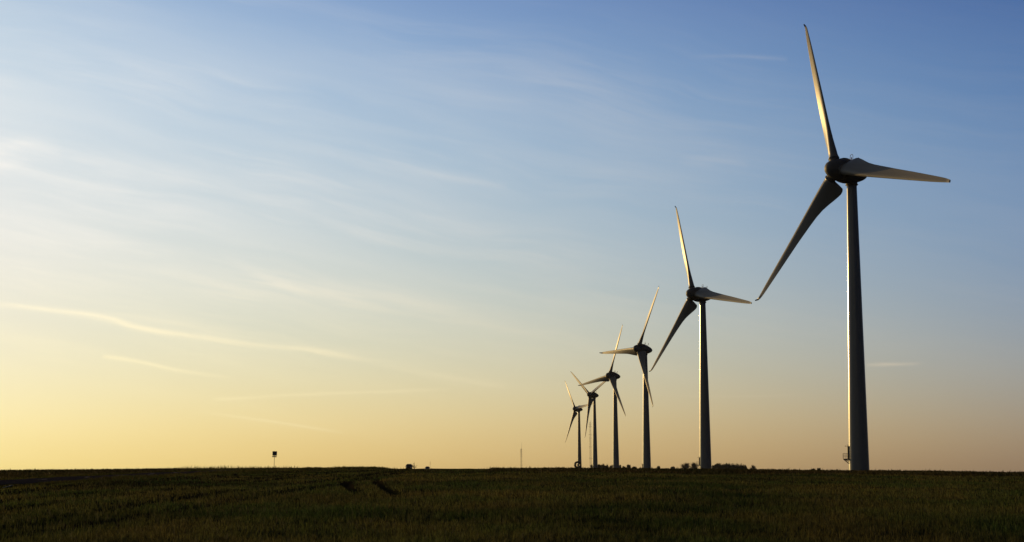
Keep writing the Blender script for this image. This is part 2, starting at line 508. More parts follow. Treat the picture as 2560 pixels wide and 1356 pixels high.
def make_turbine():
    root = empty('wind_turbine', (0, 0, 0))
    hub = Vector((0, -OV * math.cos(TAU), HUB_H + OV * math.sin(TAU)))
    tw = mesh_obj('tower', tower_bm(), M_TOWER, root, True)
    for joint in (18.0, 38.5):
        bm = bmesh.new(); rj = 2.20 + (1.05 - 2.20) * joint / TOP_H
        bm_lathe(bm, [(rj - .05, -.07), (rj + .025, -.06), (rj + .02, .06), (rj - .05, .07)], 'Z', 64)
        q = mesh_obj('tower_seam', bm, M_TOWER, root); q.location = (0, 0, joint)
    bm = bmesh.new(); bm_lathe(bm, [(0, -.62), (1.12, -.62), (1.14, -.5), (1.34, -.44), (1.34, -.3), (1.2, -.22), (1.2, .9), (0, .9)], 'Z', 40)
    yc = mesh_obj('yaw_collar', bm, M_NAC, root); yc.location = (0, 0, TOP_H + .25)
    rotN = Euler((-TAU, 0, 0)).to_matrix()
    bm = bmesh.new(); bm_lathe(bm, [(r, s) for s, r in NPROF if s <= 1.16] + [(0, 1.16)], 'Y', 56)
    sp = mesh_obj('spinner', bm, M_NAC, root, True); sp.location = hub; sp.rotation_euler = (-TAU, 0, 0)
    bm = bmesh.new(); bm_lathe(bm, [(0, 1.2)] + [(r, s) for s, r in NPROF if s >= 1.2], 'Y', 56)
    nc = mesh_obj('nacelle', bm, M_NAC, root, True); nc.location = hub; nc.rotation_euler = (-TAU, 0, 0)
    # roof details stand on the nacelle: sub-parts of it
    def nacz(s): return float(np.interp(s, [a for a, _ in NPROF], [b for _, b in NPROF]))
    bm = bmesh.new()
    for i in range(7):
        s = 1.6 + i * .34; bm_box(bm, (0, s, nacz(s) + .05), (1.3, .16, .14), bevel=.02)
    mesh_obj('roof_vent', bm, M_DARK, nc)
    bm = bmesh.new(); s = 4.2; z0 = nacz(s) - .1; pts = []
    hw, ht = .42, 1.55
    pts = [(-hw, s, z0), (-hw, s, z0 + ht - .4)] + [(-hw * math.cos(a), s, z0 + ht - .4 + .42 * math.sin(a)) for a in np.linspace(.2, math.pi - .2, 9)] + [(hw, s, z0 + ht - .4), (hw, s, z0)]
    bm_path(bm, pts, .055); bm_path(bm, [(-hw, s, z0 + .45), (hw, s, z0 + .45)], .035); bm_path(bm, [(0, s, z0 + .45), (0, s, z0 + .62)], .05)
    hoop = mesh_obj('roof_hoop', bm, M_STEEL, nc)
    bm = bmesh.new(); bm_lathe(bm, [(0, 0), (.11, 0), (.12, .1), (.10, .28), (.05, .36), (0, .38)], 'Z', 16)
    l = mesh_obj('warning_lamp', bm, M_REDLAMP, nc, True); l.location = (0, s, z0 + .6)
    bm = bmesh.new(); s = 5.6; z0 = nacz(s)
    bm_path(bm, [(.0, s - .9, nacz(s - .9) - .1), (0, s - .7, nacz(s - .9) + .1), (0, s + .55, nacz(s - .9) + .1), (0, s + .55, nacz(s - .9) + 1.25)], .06)
    bm_tube(bm, (0, s + .55, nacz(s - .9) + .75), (0, s + .55, nacz(s - .9) + 1.15), .17, .09, 10)
    bm_box(bm, (0, s + .3, nacz(s - .9) + .5), (.03, .3, .16))
    mesh_obj('wind_vane', bm, M_DARK, nc)
    bl_b, bl_t, bl_c = None, None, None
    for k in range(3):
        if k == 0:
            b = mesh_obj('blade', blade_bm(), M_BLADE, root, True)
            t = mesh_obj('blade_tip', blade_bm(True), M_TIP, b, True)
            c = mesh_obj('root_collar', collar_bm(), M_NAC, b)
            bl = (b, t, c)
        else:
            b = bl[0].copy(); COL.objects.link(b); b.parent = root
            for q in bl[1:]:
                qq = q.copy(); COL.objects.link(qq); qq.parent = b
        b.location = hub; b['k'] = k
    # entry: door box, lamp, platform with railing, bracket, on local +X side turned later
    ent = bpy.data.objects.new('entry_platform', None)
    bm = bmesh.new()
    zb = 5.0
    x0 = 2.0
    bm_box(bm, (x0 + .62, 0, zb), (1.15, 1.5, .1), bevel=.01)
    for s in (-.6, .6):
        bm_path(bm, [(x0 + 1.1, s, zb - .05), (x0 + .02, s, zb - .95)], .06)
        bm_path(bm, [(x0 + .9, s, zb - .08), (x0, s, zb - .5)], .05)
    bm_box(bm, (x0 + .55, 0, zb - .13), (.9, 1.2, .16))
    pf = mesh_obj('entry_platform', bm, M_STEEL, root)
    bm = bmesh.new()
    xs = [x0 + .1, x0 + .42, x0 + .78, x0 + 1.17]
    for yy in (-.72, .72):
        for xx in xs: bm_path(bm, [(xx, yy, zb + .05), (xx, yy, zb + 1.15)], .025)
        for zz in (.62, 1.15): bm_path(bm, [(x0 + .05, yy, zb + zz), (x0 + 1.17, yy, zb + zz)], .026)
    for zz in (.62, 1.15): bm_path(bm, [(x0 + 1.17, -.72, zb + zz), (x0 + 1.17, .72, zb + zz)], .026)
    for yy in (-.36, 0, .36): bm_path(bm, [(x0 + 1.17, yy, zb + .05), (x0 + 1.17, yy, zb + 1.15)], .022)
    mesh_obj('railing', bm, M_STEEL, pf)
    bm = bmesh.new(); bm_box(bm, (x0 + .13, 0, zb + 1.35), (.34, 1.15, 2.6), bevel=.05)
    dr = mesh_obj('tower_door', bm, M_DARK, root)
    bm = bmesh.new(); bm_path(bm, [(x0 + .25, 0, zb + 2.55), (x0 + .3, 0, zb + 3.0)], .05)
    bm_path(bm, [(x0 + .28, 0, zb + 2.62), (x0 + .62, 0, zb + 2.7)], .03); bm_box(bm, (x0 + .68, 0, zb + 2.68), (.2, .2, .14), bevel=.03)
    lm = mesh_obj('door_lamp', bm, M_DARK, root)
    bm = bmesh.new(); bm_lathe(bm, [(0, 0), (.13, 0), (.13, .08), (0, .1)], 'Z', 14)
    return root


def children(o): return [c for c in COL.objects if c.parent == o]


def copy_tree(o, parent=None):
    c = o.copy(); COL.objects.link(c)
    if parent: c.parent = parent
    for ch in children(o): copy_tree(ch, c)
    return c


TURB = [  # lateral, depth, base height, yaw, phase from the survey of the photograph
    (71.56, 416.5, -.48, 57.12, -18.15), (67.65, 708.4, -.14, 57.66, -19.77), (66.64, 1005.2, -.89, 60.72, 29.85),
    (66.24, 1299.4, .28, 58.15, 21.72), (66.07, 1627.2, .98, 57.36, -54.89), (63.58, 1936.5, -.28, 59.95, -36.64)]
TLAB = [
    'nearest and by far tallest wind turbine, railed platform low on its tower',
    'second tallest wind turbine, right blade tip almost meeting the tallest turbine\'s lowest blade',
    'third tallest wind turbine, one blade level to the left, one hanging across its tower',
    'wind turbine whose left blade crosses the V of a smaller turbine\'s raised blades',
    'wind turbine with two raised blades forming a V, beside the lattice mast',
    'smallest, farthest wind turbine, a dark hose reel before its tower foot']
proto = make_turbine()
for i, (x, y, zb, yaw, ph) in enumerate(TURB):
    o = proto if i == 0 else copy_tree(proto)
    o.location = (x, y, zb); o.rotation_euler = (0, 0, -R(yaw))
    tag(o, TLAB[i], 'wind turbine', 'wind turbines standing in a row across the fields')
    for c in children(o):
        if 'k' in c.keys():
            M = Euler((-TAU, 0, 0)).to_matrix() @ Euler((0, R(ph) + c['k'] * 2 * math.pi / 3, 0)).to_matrix()
            c.rotation_euler = M.to_euler()
        n0 = c.name.split('.')[0]
        if n0 in ('entry_platform', 'tower_door', 'door_lamp'):
            c.rotation_euler = (0, 0, math.pi + R(yaw) + R(-6))     # faces the road side
for o in COL.objects:
    if 'k' in o.keys(): del o['k']

# ------------------------------------------------------------------ road sign
p = on_ground(685, 296)
sg = empty('road_sign', p, R(4)); tag(sg, 'dark square road sign with a narrow plate below, on a thin pole', 'road sign')
sg.rotation_euler = (0, R(1.6), R(6))
bm = bmesh.new(); bm_tube(bm, (0, 0, -.5), (0, 0, 2.7), .034, .034, 12)
mesh_obj('pole', bm, M_STEEL, sg, True)
bm = bmesh.new(); bm_box(bm, (.03, -.06, 2.36), (.66, .03, .64), bevel=.012)
for zz in (2.18, 2.54): bm_box(bm, (0, -.02, zz), (.5, .05, .05))
mesh_obj('sign_panel', bm, M_SIGN, sg)
bm = bmesh.new(); bm_box(bm, (0, -.06, 1.89), (.65, .03, .15), bevel=.01); bm_box(bm, (0, -.02, 1.89), (.4, .05, .04))
mesh_obj('lower_plate', bm, M_SIGN, sg)


# ------------------------------------------------------------------ cars
def car(name, loc, paint, w, h, l, roof_w, boxy, label, rz=0):
    root = empty(name, loc, rz); tag(root, label, 'car', 'cars on the country road')
    # sections along the length: (y, bottom z, belt z, roof z, half width at belt, half width at roof)
    hb = h * .56
    secs = ([(-l / 2, .34, hb * .86, hb * .9, w * .44, w * .42), (-l / 2 + .15, .25, hb * .95, hb, w * .49, w * .46),
             (-l * .22, .22, hb, hb * 1.04, w * .5, w * .46), (-l * .07, .22, hb, h * .97, w * .5, roof_w / 2), (l * .12, .22, hb, h, w * .5, roof_w / 2),
             (l * (.40 if boxy else .26), .22, hb, h * .98, w * .5, roof_w / 2 * .97), (l * (.46 if boxy else .43), .24, hb, hb * 1.25, w * .49, w * .43), (l / 2, .34, hb * .9, hb, w * .46, w * .42)])
    bm = bmesh.new(); rings = []
    for y, zb, zm, zt, wb, wr in secs:
        rr = [(-wb * .9, zb), (-wb, zb + .15), (-wb, zm), (-wr, zt - .07), (-wr * .85, zt), (wr * .85, zt), (wr, zt - .07), (wb, zm), (wb, zb + .15), (wb * .9, zb)]
        rings.append([bm.verts.new((a, y, b)) for a, b in rr])
    for A_, B_ in zip(rings[:-1], rings[1:]):
        for i in range(10): bm.faces.new((A_[i], A_[(i + 1) % 10], B_[(i + 1) % 10], B_[i]))
    bm.faces.new(rings[0]); bm.faces.new(rings[-1][::-1])
    bmesh.ops.recalc_face_normals(bm, faces=bm.faces[:])
    mesh_obj('body', bm, paint, root)
    # front window laid 12 mm proud of the screen slope
    y0, y1 = -l * .215, -l * .08
    bm = bmesh.new()
    q = [(-w * .42, y0, hb * 1.07), (w * .42, y0, hb * 1.07), (roof_w * .44, y1, h * .93), (-roof_w * .44, y1, h * .93)]
    nrm = Vector((0, -(h * .93 - hb * 1.07), -(y0 - y1))).normalized() * .03
    a = [bm.verts.new(Vector(p_) + nrm) for p_ in q]; b = [bm.verts.new(Vector(p_) - nrm * .6) for p_ in q]
    bm.faces.new(a); bm.faces.new(b[::-1])
    for i in range(4): bm.faces.new((a[i], b[i], b[(i + 1) % 4], a[(i + 1) % 4]))
    bmesh.ops.recalc_face_normals(bm, faces=bm.faces[:])
    mesh_obj('windscreen', bm, M_GLASS, root)
    for s in (-1, 1):
        bm = bmesh.new()
        bm_box(bm, (s * (w * .5 - .02), l * .08, (hb + h) / 2 - .05), (.06, l * .38, (h - hb) * .55), bevel=.02)
        mesh_obj('side_window', bm, M_GLASS, root)
        bm = bmesh.new(); bm_box(bm, (s * (w * .5 + .13), -l * .16, hb + .08), (.2, .1, .15), bevel=.03)
        mesh_obj('mirror', bm, paint, root)
        bm = bmesh.new(); bm_box(bm, (s * w * .35, -l / 2 - .005, hb * .72), (.32, .08, .16), bevel=.03)
        mesh_obj('headlight', bm, M_LAMP, root)
        for yy in (-l * .31, l * .30):
            bm = bmesh.new(); bm_lathe(bm, [(0, -.1), (.2, -.1), (.31, -.09), (.33, -.05), (.33, .05), (.31, .09), (.2, .1), (0, .1)], 'Z', 20)
            wh = mesh_obj('wheel', bm, M_RUBBER, root); wh.location = (s * (w * .5 - .1), yy, .33); wh.rotation_euler = (0, math.pi / 2, 0)
            bm = bmesh.new(); bm_lathe(bm, [(0, -.105), (.19, -.105), (.2, .105), (0, .105)], 'Z', 16)
            mesh_obj('rim', bm, M_STEEL, wh)
    return root


def on_road(px, d):
    r = ray(px, 1172); x, y = r.x * d, r.y * d
    return Vector((x, y, gz(x, y)))


p = on_road(1022.5, 590); p.z -= .02
car('car', p, M_DARKCAR, 1.78, 1.72, 4.5, 1.36, True, 'dark tall boxy car on the skyline next to a small bare tree')
p = on_road(1068.5, 800)
car('car', p, M_GREYCAR, 1.74, 1.46, 4.2, 1.22, False, 'small grey car beside a thin orange-topped roadside pole')

# roadside marker pole and post
p = on_ground(1075.4, 620)
mp_ = empty('marker_pole', p); tag(mp_, 'thin tall roadside marker pole with an orange top', 'marker pole')
bm = bmesh.new(); bm_tube(bm, (0, 0, -.3), (0, 0, 1.7), .03, .03, 10); mesh_obj('pole', bm, M_WHITE, mp_)
bm = bmesh.new(); bm_tube(bm, (0, 0, 1.7), (0, 0, 2.75), .055, .045, 10); mesh_obj('pole_top', bm, M_ORANGE, mp_)
p = on_ground(1079.6, 610)
po = empty('roadside_post', p); tag(po, 'short dark roadside post just right of the orange-topped pole', 'post')
bm = bmesh.new(); bm_tube(bm, (0, 0, -.2), (0, 0, .82), .075, .065, 10); mesh_obj('post_body', bm, M_DARK, po)
bm = bmesh.new(); bm_tube(bm, (0, 0, .82), (0, 0, .9), .075, .04, 10); mesh_obj('post_cap', bm, M_STEEL, po)

# pale strip lying in the verge at the left
p = on_ground(16, 88, 1232)
bm = bmesh.new()
bm_box(bm, (0, 0, .10), (.34, .05, .012), rot=Matrix.Rotation(R(-14), 3, 'Y') @ Matrix.Rotation(R(-25), 3, 'X'))
bm_box(bm, (.2, .012, .155), (.16, .04, .01), rot=Matrix.Rotation(R(-4), 3, 'Y') @ Matrix.Rotation(R(-25), 3, 'X'))
st = mesh_obj('plastic_strip', bm, M_WHITE); st.location = p + Vector((0, 0, .1))
tag(st, 'pale thin strip lying in the dark roadside grass', 'litter')

# ------------------------------------------------------------------ hose reel
p = on_ground(1444.5, 560)
hr = empty('hose_reel', p, R(8)); tag(hr, 'dark round hose reel standing on the skyline at the farthest turbine\'s foot', 'hose reel')
RR = 1.02
bm = bmesh.new()
for s in (-.35, .35):
    prof = [(RR, s - .05), (RR, s + .05), (.54, s + .05), (.54, s - .05), (RR, s - .05)]
    bm_lathe(bm, prof, 'Y', 40)
bm_lathe(bm, [(.58, -.3), (.94, -.3), (.94, .3), (.58, .3), (.58, -.3)], 'Y', 40)
d_ = mesh_obj('drum', bm, M_DARK, hr); d_.location = (0, 0, RR + .62)
bm = bmesh.new()
bm_lathe(bm, [(0, -.42), (.17, -.42), (.19, -.3), (.19, .3), (.17, .42), (0, .42)], 'Y', 24)
for k in range(5):
    a = k * 2 * math.pi / 5 + .5
    bm_path(bm, [(0, -.37, 0), (.66 * math.cos(a), -.37, .66 * math.sin(a))], .035)
h_ = mesh_obj('hub', bm, M_DARK, hr); h_.location = (0, 0, RR + .62)
bm = bmesh.new()
bm_box(bm, (0, 0, .46), (2.0, .9, .14), bevel=.02)
for s in (-.48, .48): bm_path(bm, [(0, s, .5), (0, s, RR + .62)], .05)
bm_path(bm, [(-.9, 0, .5), (-1.3, 0, .66), (-1.45, 0, .95)], .07); bm_path(bm, [(-1.15, 0, .6), (-1.15, 0, -.2)], .05); bm_path(bm, [(.45, -.62, .42), (.45, .62, .42)], .05)
mesh_obj('frame', bm, M_STEEL, hr)
for s in (-.62, .62):
    bm = bmesh.new(); bm_lathe(bm, [(0, -.1), (.25, -.1), (.38, -.09), (.42, 0), (.38, .09), (.25, .1), (0, .1)], 'Y', 20)
    w_ = mesh_obj('wheel', bm, M_RUBBER, hr); w_.location = (.45, s, .42)


# ------------------------------------------------------------------ lattice masts
def mast(px, d, h, w0, w1, label, arms, tip):
    p = on_ground(px, d)
    root = empty('lattice_mast', p, R(20)); tag(root, label, 'mast', 'lattice radio masts on the horizon')
    bm = bmesh.new(); n = max(10, int(h / 2.6)); cs = [(math.cos(a), math.sin(a)) for a in (.5, .5 + 2.094, .5 + 4.189)]
    P = lambda k, z: Vector((cs[k][0] * (w0 + (w1 - w0) * z / h) / 2, cs[k][1] * (w0 + (w1 - w0) * z / h) / 2, z))
    for k in range(3): bm_tube(bm, P(k, -2), P(k, h), .13, .11, 6)
    mesh_obj('mast_leg', bm, M_STEEL, root)
    bm = bmesh.new()
    for i in range(n):
        z0, z1 = h * i / n, h * (i + 1) / n
        for k in range(3):
            bm_tube(bm, P(k, z0), P((k + 1) % 3, z1), .05, .05, 4); bm_tube(bm, P(k, z1), P((k + 1) % 3, z1), .05, .05, 4)
    mesh_obj('bracing', bm, M_STEEL, root)
    for z, l in arms:
        bm = bmesh.new()
        bm_tube(bm, (-l, 0, z), (l, 0, z), .12, .12, 6)
        for s in (-1, 1): bm_tube(bm, (s * l, 0, z - .6), (s * l, 0, z + .9), .1, .08, 6)
        mesh_obj('antenna_arm', bm, M_STEEL, root)
    bm = bmesh.new(); bm_tube(bm, (0.6, 0, h - 1), (0.9, 0, h + tip), .16, .05, 6); mesh_obj('whip_antenna', bm, M_STEEL, root)
    return root


mast(1303.5, 2900, 30, 2.7, 2.1, 'shorter lattice mast standing alone in the middle of the skyline', [(z, 1.3) for z in (28.5, 26, 24, 21.5, 19, 12, 6.5)], 10)
mast(1476.8, 3000, 71, 2.9, 2.6, 'tall faint lattice mast between the two farthest turbines', [(68, 1.9), (64.5, 2.6), (52, 2.8), (47, 1.6), (34, 2.2), (17, 2.4)], 3)


# ------------------------------------------------------------------ trees and bushes on the horizon
def leaf_cloud(rad, n, size, rs, lobes=6):
    """ragged crown: many small leaf faces spread through several uneven lobes"""
    C = [(Vector((rs.uniform(-.55, .55) * rad[0], rs.uniform(-.5, .5) * rad[1], rs.uniform(-.35, .5) * rad[2])), rs.uniform(.42, .72)) for _ in range(lobes)]
    vs, fs = [], []
    for i in range(n):
        c, s = C[rs.randrange(lobes)]
        d = Vector((rs.gauss(0, 1), rs.gauss(0, 1), rs.gauss(0, 1))).normalized() * (rs.random() ** .45) * s
        p = c + Vector((d.x * rad[0], d.y * rad[1], d.z * rad[2]))
        a = Vector((rs.gauss(0, 1), rs.gauss(0, 1), rs.gauss(0, 1))).normalized() * size * rs.uniform(.6, 1.4)
        b = a.orthogonal().normalized() * a.length * .6
        k = len(vs); vs += [p - a, p + b, p + a, p - b]; fs.append((k, k + 1, k + 2, k + 3))
    return vs, fs


def tree(name, px, wpx, top, d, label, cat, group=None, bare=False, seed=0, twigs=(64, 26)):
    rs = random.Random(seed * 31 + int(px))
    p = on_ground(px, d)
    ppm = F_PX / d
    # height from the ground here up to the surveyed top
    zt = EYE + ray(px, top - 1.2).z * d
    h = max(zt - p.z, 1.2); w = wpx * (1.0 if bare else 1.3) / ppm
    root = empty(name, p); tag(root, label, cat, group)
    bm = bmesh.new()
    bm_tube(bm, (0, 0, -.5), (0, 0, h * .5), .05 * h ** .8, .025 * h ** .8, 8)
    tips = []
    nb = twigs[0] if bare else 7
    for k in range(nb):
        a = rs.uniform(0, 6.28); z0 = h * rs.uniform(.02, .25) if bare else h * rs.uniform(.08, .45)
        if bare:
            el = rs.uniform(.12, 1.45); rr = rs.uniform(.6, .85)
            q = Vector((math.cos(a) * math.cos(el) * w * .5 * rr, math.sin(a) * math.cos(el) * w * .5 * rr, h * (.08 + .9 * math.sin(el) * rr)))
        else:
            q = Vector((math.cos(a) * w * rs.uniform(.15, .42), math.sin(a) * w * rs.uniform(.15, .42), min(z0 + rs.uniform(.3, .55) * h, h * .9)))
        bm_tube(bm, (0, 0, z0), q, .016 * h ** .8, .007 * h ** .8, 5); tips.append((Vector((0, 0, z0)), q))
    mesh_obj('trunk', bm, M_BARK, root)
    if bare:
        bm = bmesh.new()
        for a, b in tips:
            for j in range(twigs[1]):
                s = a.lerp(b, rs.uniform(.35, 1)); e = s + (b - a).normalized() * rs.uniform(.05, .22) * h + Vector((rs.gauss(0, .09) * w, rs.gauss(0, .09) * w, abs(rs.gauss(.03, .06)) * h))
                e.z = min(max(e.z, .1), h); e.x = max(-w * .52, min(w * .52, e.x))
                bm_tube(bm, s, e, .011 * h ** .7, .006 * h ** .7, 3)
        mesh_obj('crown', bm, M_TWIG, root)
    else:
        vs, fs = leaf_cloud((w * .54, w * .5, h * .62), 1300, .075 * h ** .8, rs, 7)
        zmax = max(v.z for v in vs); xm = max(abs(v.x) for v in vs)
        for v in vs:
            v.z = v.z + h - zmax; v.x *= (w * .5) / xm
            if v.z < .05 or rs.random() < .12: v.z = rs.uniform(.05, h * .5)
        me = bpy.data.meshes.new('crown'); me.from_pydata([tuple(v) for v in vs], [], fs); me.materials.append(M_LEAF)
        c = bpy.data.objects.new('crown', me); COL.objects.link(c); c.parent = root
    return root


GB = 'dark bushes along the horizon'
for args in [
    (1484, 17, 1161.8, 2050, 'dark dense bush at the foot of the tall faint mast'),
    (1495, 14, 1161.2, 2080, 'dark bush just right of the fifth turbine\'s tower'),
    (1506.5, 10, 1160.4, 2060, 'round-topped bush, taller of the pair between the fifth and fourth turbine towers'),
    (1516.5, 10, 1161.0, 2090, 'round bush right of the taller pair, between the fifth and fourth turbine towers'),
    (1527, 11, 1163.4, 2070, 'low bush just left of the fourth turbine\'s tower'),
    (1549, 8, 1163, 2060, 'small bush touching the right side of the fourth turbine\'s tower'),
    (1560, 10, 1165.4, 2100, 'low flat bush left of the pointed bush between the third and fourth turbines'),
    (1572, 10, 1162, 2080, 'pointed bush midway between the third and fourth turbine towers'),
    (1585, 12, 1165.8, 2120, 'low spreading bush just left of the third turbine\'s tower'),
    (1645.5, 9, 1165.4, 2150, 'lone small bush right of the third turbine\'s tower'),
    (1682, 10, 1167, 2200, 'tiny low bush left of the two leafless trees'),
]:
    px, w, t, d, lab = args
    tree('bush', px, w, t, d, lab, 'bush', GB, seed=3)
tree('bare_tree', 1714, 31, 1156.2, 1850, 'wider of two leafless trees left of the second turbine\'s tower', 'tree', 'leafless trees by the second turbine', True, 5)
tree('bare_tree', 1735, 21, 1155.6, 1900, 'narrower leafless tree next to the second turbine\'s tower', 'tree', 'leafless trees by the second turbine', True, 6)
GH = 'bushes of the dark hedge right of the second turbine'
for px, w, t, lab in [
    (1787, 14, 1160.6, 'hedge bush nearest the second turbine\'s tower'),
    (1797, 16, 1157.6, 'tallest rounded bush near the left end of the dark hedge'),
    (1809, 14, 1159.8, 'hedge bush in the slight dip right of the tallest one'),
    (1820, 14, 1158.4, 'middle hedge bush rising just left of the hedge\'s centre'),
    (1831, 14, 1159.4, 'middle hedge bush just right of the hedge\'s centre'),
    (1842, 14, 1158.8, 'hedge bush rising right of the hedge\'s centre'),
    (1852, 13, 1159.6, 'hedge bush second from the hedge\'s right end'),
    (1861, 12, 1161.8, 'sloping bush at the right end of the dark hedge')]:
    tree('hedge_bush', px, w, t, 1950, lab, 'bush', GH, seed=8)
tree('bush', 1883, 18, 1163.4, 1900, 'thin rounded bush standing apart right of the dark hedge', 'bush', GB, True, 9)
tree('bush', 2047, 8, 1170.4, 2100, 'tiny bush poking over the field edge left of the tallest turbine', 'bush', GB, seed=10)
tree('bush', 2033, 8, 1172.0, 2150, 'even tinier low bush left of another on the field edge', 'bush', GB, seed=10)
tree('bare_tree', 1036, 15, 1154, 700, 'small bare tree behind the dark boxy car', 'tree', None, True, 12, (9, 12))

# ------------------------------------------------------------------ thin evening haze
bm = bmesh.new(); zlo = float(Z.min()) - 1.0; print('GROUND MIN', Z.min()); bm_box(bm, (0, 0, (zlo + 112) / 2), (12400, 12400, 112 - zlo))
hz = mesh_obj('haze', bm, None); tag(hz, kind='stuff')
hm = bpy.data.materials.new('haze_air'); hm.use_nodes = True; hn = hm.node_tree; hn.nodes.clear()
ho = hn.nodes.new('ShaderNodeOutputMaterial'); hv = hn.nodes.new('ShaderNodeVolumePrincipled')
hv.inputs['Color'].default_value = (.92, .93, .95, 1); hv.inputs['Density'].default_value = HAZE
hn.links.new(hv.outputs[0], ho.inputs['Volume']); hz.data.materials.append(hm)

# ------------------------------------------------------------------ light and sky
SUN_AZ, SUN_EL = R(-41), R(5.5)
sd = bpy.data.lights.new('sun', 'SUN'); sd.energy = 3.7; sd.angle = R(.53); sd.color = (1, .64, .22)
so = bpy.data.objects.new('sun', sd); COL.objects.link(so)
sv = Vector((math.sin(SUN_AZ) * math.cos(SUN_EL), math.cos(SUN_AZ) * math.cos(SUN_EL), math.sin(SUN_EL)))
so.rotation_euler = sv.to_track_quat('Z', 'Y').to_euler()

EAST, ZEN, CIR = .18, .42, .40
world = bpy.data.worlds.new('World'); S.world = world; world.use_nodes = True
nt = world.node_tree; nt.nodes.clear()
L = nt.links.new
out = nt.nodes.new('ShaderNodeOutputWorld'); bg = nt.nodes.new('ShaderNodeBackground'); bg.inputs['Strength'].default_value = .1
L(bg.outputs[0], out.inputs['Surface'])
sky = nt.nodes.new('ShaderNodeTexSky'); sky.sky_type = 'NISHITA'; sky.sun_disc = False
sky.sun_elevation = SUN_EL; sky.sun_rotation = SUN_AZ; sky.air_density = 1.0; sky.dust_density = 1.0; sky.ozone_density = 1.5
tc = nt.nodes.new('ShaderNodeTexCoord'); sx = nt.nodes.new('ShaderNodeSeparateXYZ'); L(tc.outputs['Generated'], sx.inputs[0])


def mth(op, a, b=None, c=None, clamp=False):
    n = nt.nodes.new('ShaderNodeMath'); n.operation = op; n.use_clamp = clamp
    for i, v in enumerate((a, b, c)):
        if v is None: continue
        if isinstance(v, (int, float)): n.inputs[i].default_value = v
        else: L(v, n.inputs[i])
    return n.outputs[0]


def mapr(v, a, b, c=0., d=1., smooth=True):
    n = nt.nodes.new('ShaderNodeMapRange'); n.interpolation_type = 'SMOOTHSTEP' if smooth else 'LINEAR'; n.clamp = True
    L(v, n.inputs['Value'])
    for k, q in zip(('From Min', 'From Max', 'To Min', 'To Max'), (a, b, c, d)): n.inputs[k].default_value = q
    return n.outputs['Result']


def mixc(f, a, b, mode='MIX'):
    n = nt.nodes.new('ShaderNodeMix'); n.data_type = 'RGBA'; n.blend_type = mode; n.clamp_factor = True
    if isinstance(f, (int, float)): n.inputs['Factor'].default_value = f
    else: L(f, n.inputs['Factor'])
    for k, v in (('A', a), ('B', b)):
        if isinstance(v, tuple): n.inputs[k].default_value = (*v, 1)
        else: L(v, n.inputs[k])
    return n.outputs['Result']


DEG = 180 / math.pi
azn = mth('MULTIPLY', mth('ARCTAN2', sx.outputs['X'], sx.outputs['Y']), DEG)     # degrees, east positive
eln = mth('MULTIPLY', mth('ARCSINE', sx.outputs['Z']), DEG)

col = sky.outputs[0]

# grade of the clear sky: smooth exponent of a small polynomial in azimuth and elevation
RC = [(0.2969, 0.5041, 0.9219), (0.1936, 0.0048, 0.0914), (-0.3457, -0.2661, -0.0249), (-0.7676, -1.4236, -1.4325), (-0.8937, -0.2516, -0.2374), (0.1955, 0.1736, -0.0493), (2.1618, 3.1886, 2.4595), (0.1565, -0.1924, -0.0479), (-1.9631, -2.284, -1.4278), (-0.0017, 0.0195, 0.0289)]
a_ = mapr(azn, -18, 18, -1.2, 1.2, False); e_ = mapr(eln, 0, 14, 0, 1, False)
a2 = mth('MULTIPLY', a_, a_); e2 = mth('MULTIPLY', e_, e_)
basis = [None, a_, a2, e_, mth('MULTIPLY', a_, e_), mth('MULTIPLY', a2, e_), e2, mth('MULTIPLY', a_, e2), mth('MULTIPLY', e2, e_), mth('MULTIPLY', a2, a_)]
chan = []
for ch in range(3):
    acc = None
    for bn, cf in zip(basis, RC):
        if bn is None: acc = cf[ch]; continue
        acc = mth('MULTIPLY_ADD', bn, cf[ch], acc)
    chan.append(mth('POWER', math.e, acc))
cb = nt.nodes.new('ShaderNodeCombineColor')
for i in range(3): L(chan[i], cb.inputs[i])
col = mixc(1.0, col, cb.outputs[0], 'MULTIPLY')
# the sky away from the sun and overhead is deeper
absaz = mth('ABSOLUTE', mth('ADD', azn, 20))
dk = mapr(absaz, 38, 110, 1, EAST)
dk2 = mapr(eln, 15, 50, 1, ZEN)
dkc = nt.nodes.new('ShaderNodeCombineColor')
for i in range(3): L(mth('MULTIPLY', dk, dk2), dkc.inputs[i])
col = mixc(1.0, col, dkc.outputs[0], 'MULTIPLY')


# thin high cloud: streaks and old contrails, fixed in the sky
def noise(vec, scale, detail, rough=.55):
    n = nt.nodes.new('ShaderNodeTexNoise'); n.inputs['Scale'].default_value = scale; n.inputs['Detail'].default_value = detail; n.inputs['Roughness'].default_value = rough
    L(vec, n.inputs['Vector']); return n.outputs['Fac']


def vec(x, y, z=0.0):
    n = nt.nodes.new('ShaderNodeCombineXYZ')
    for i, v in enumerate((x, y, z)):
        if isinstance(v, (int, float)): n.inputs[i].default_value = v
        else: L(v, n.inputs[i])
    return n.outputs[0]


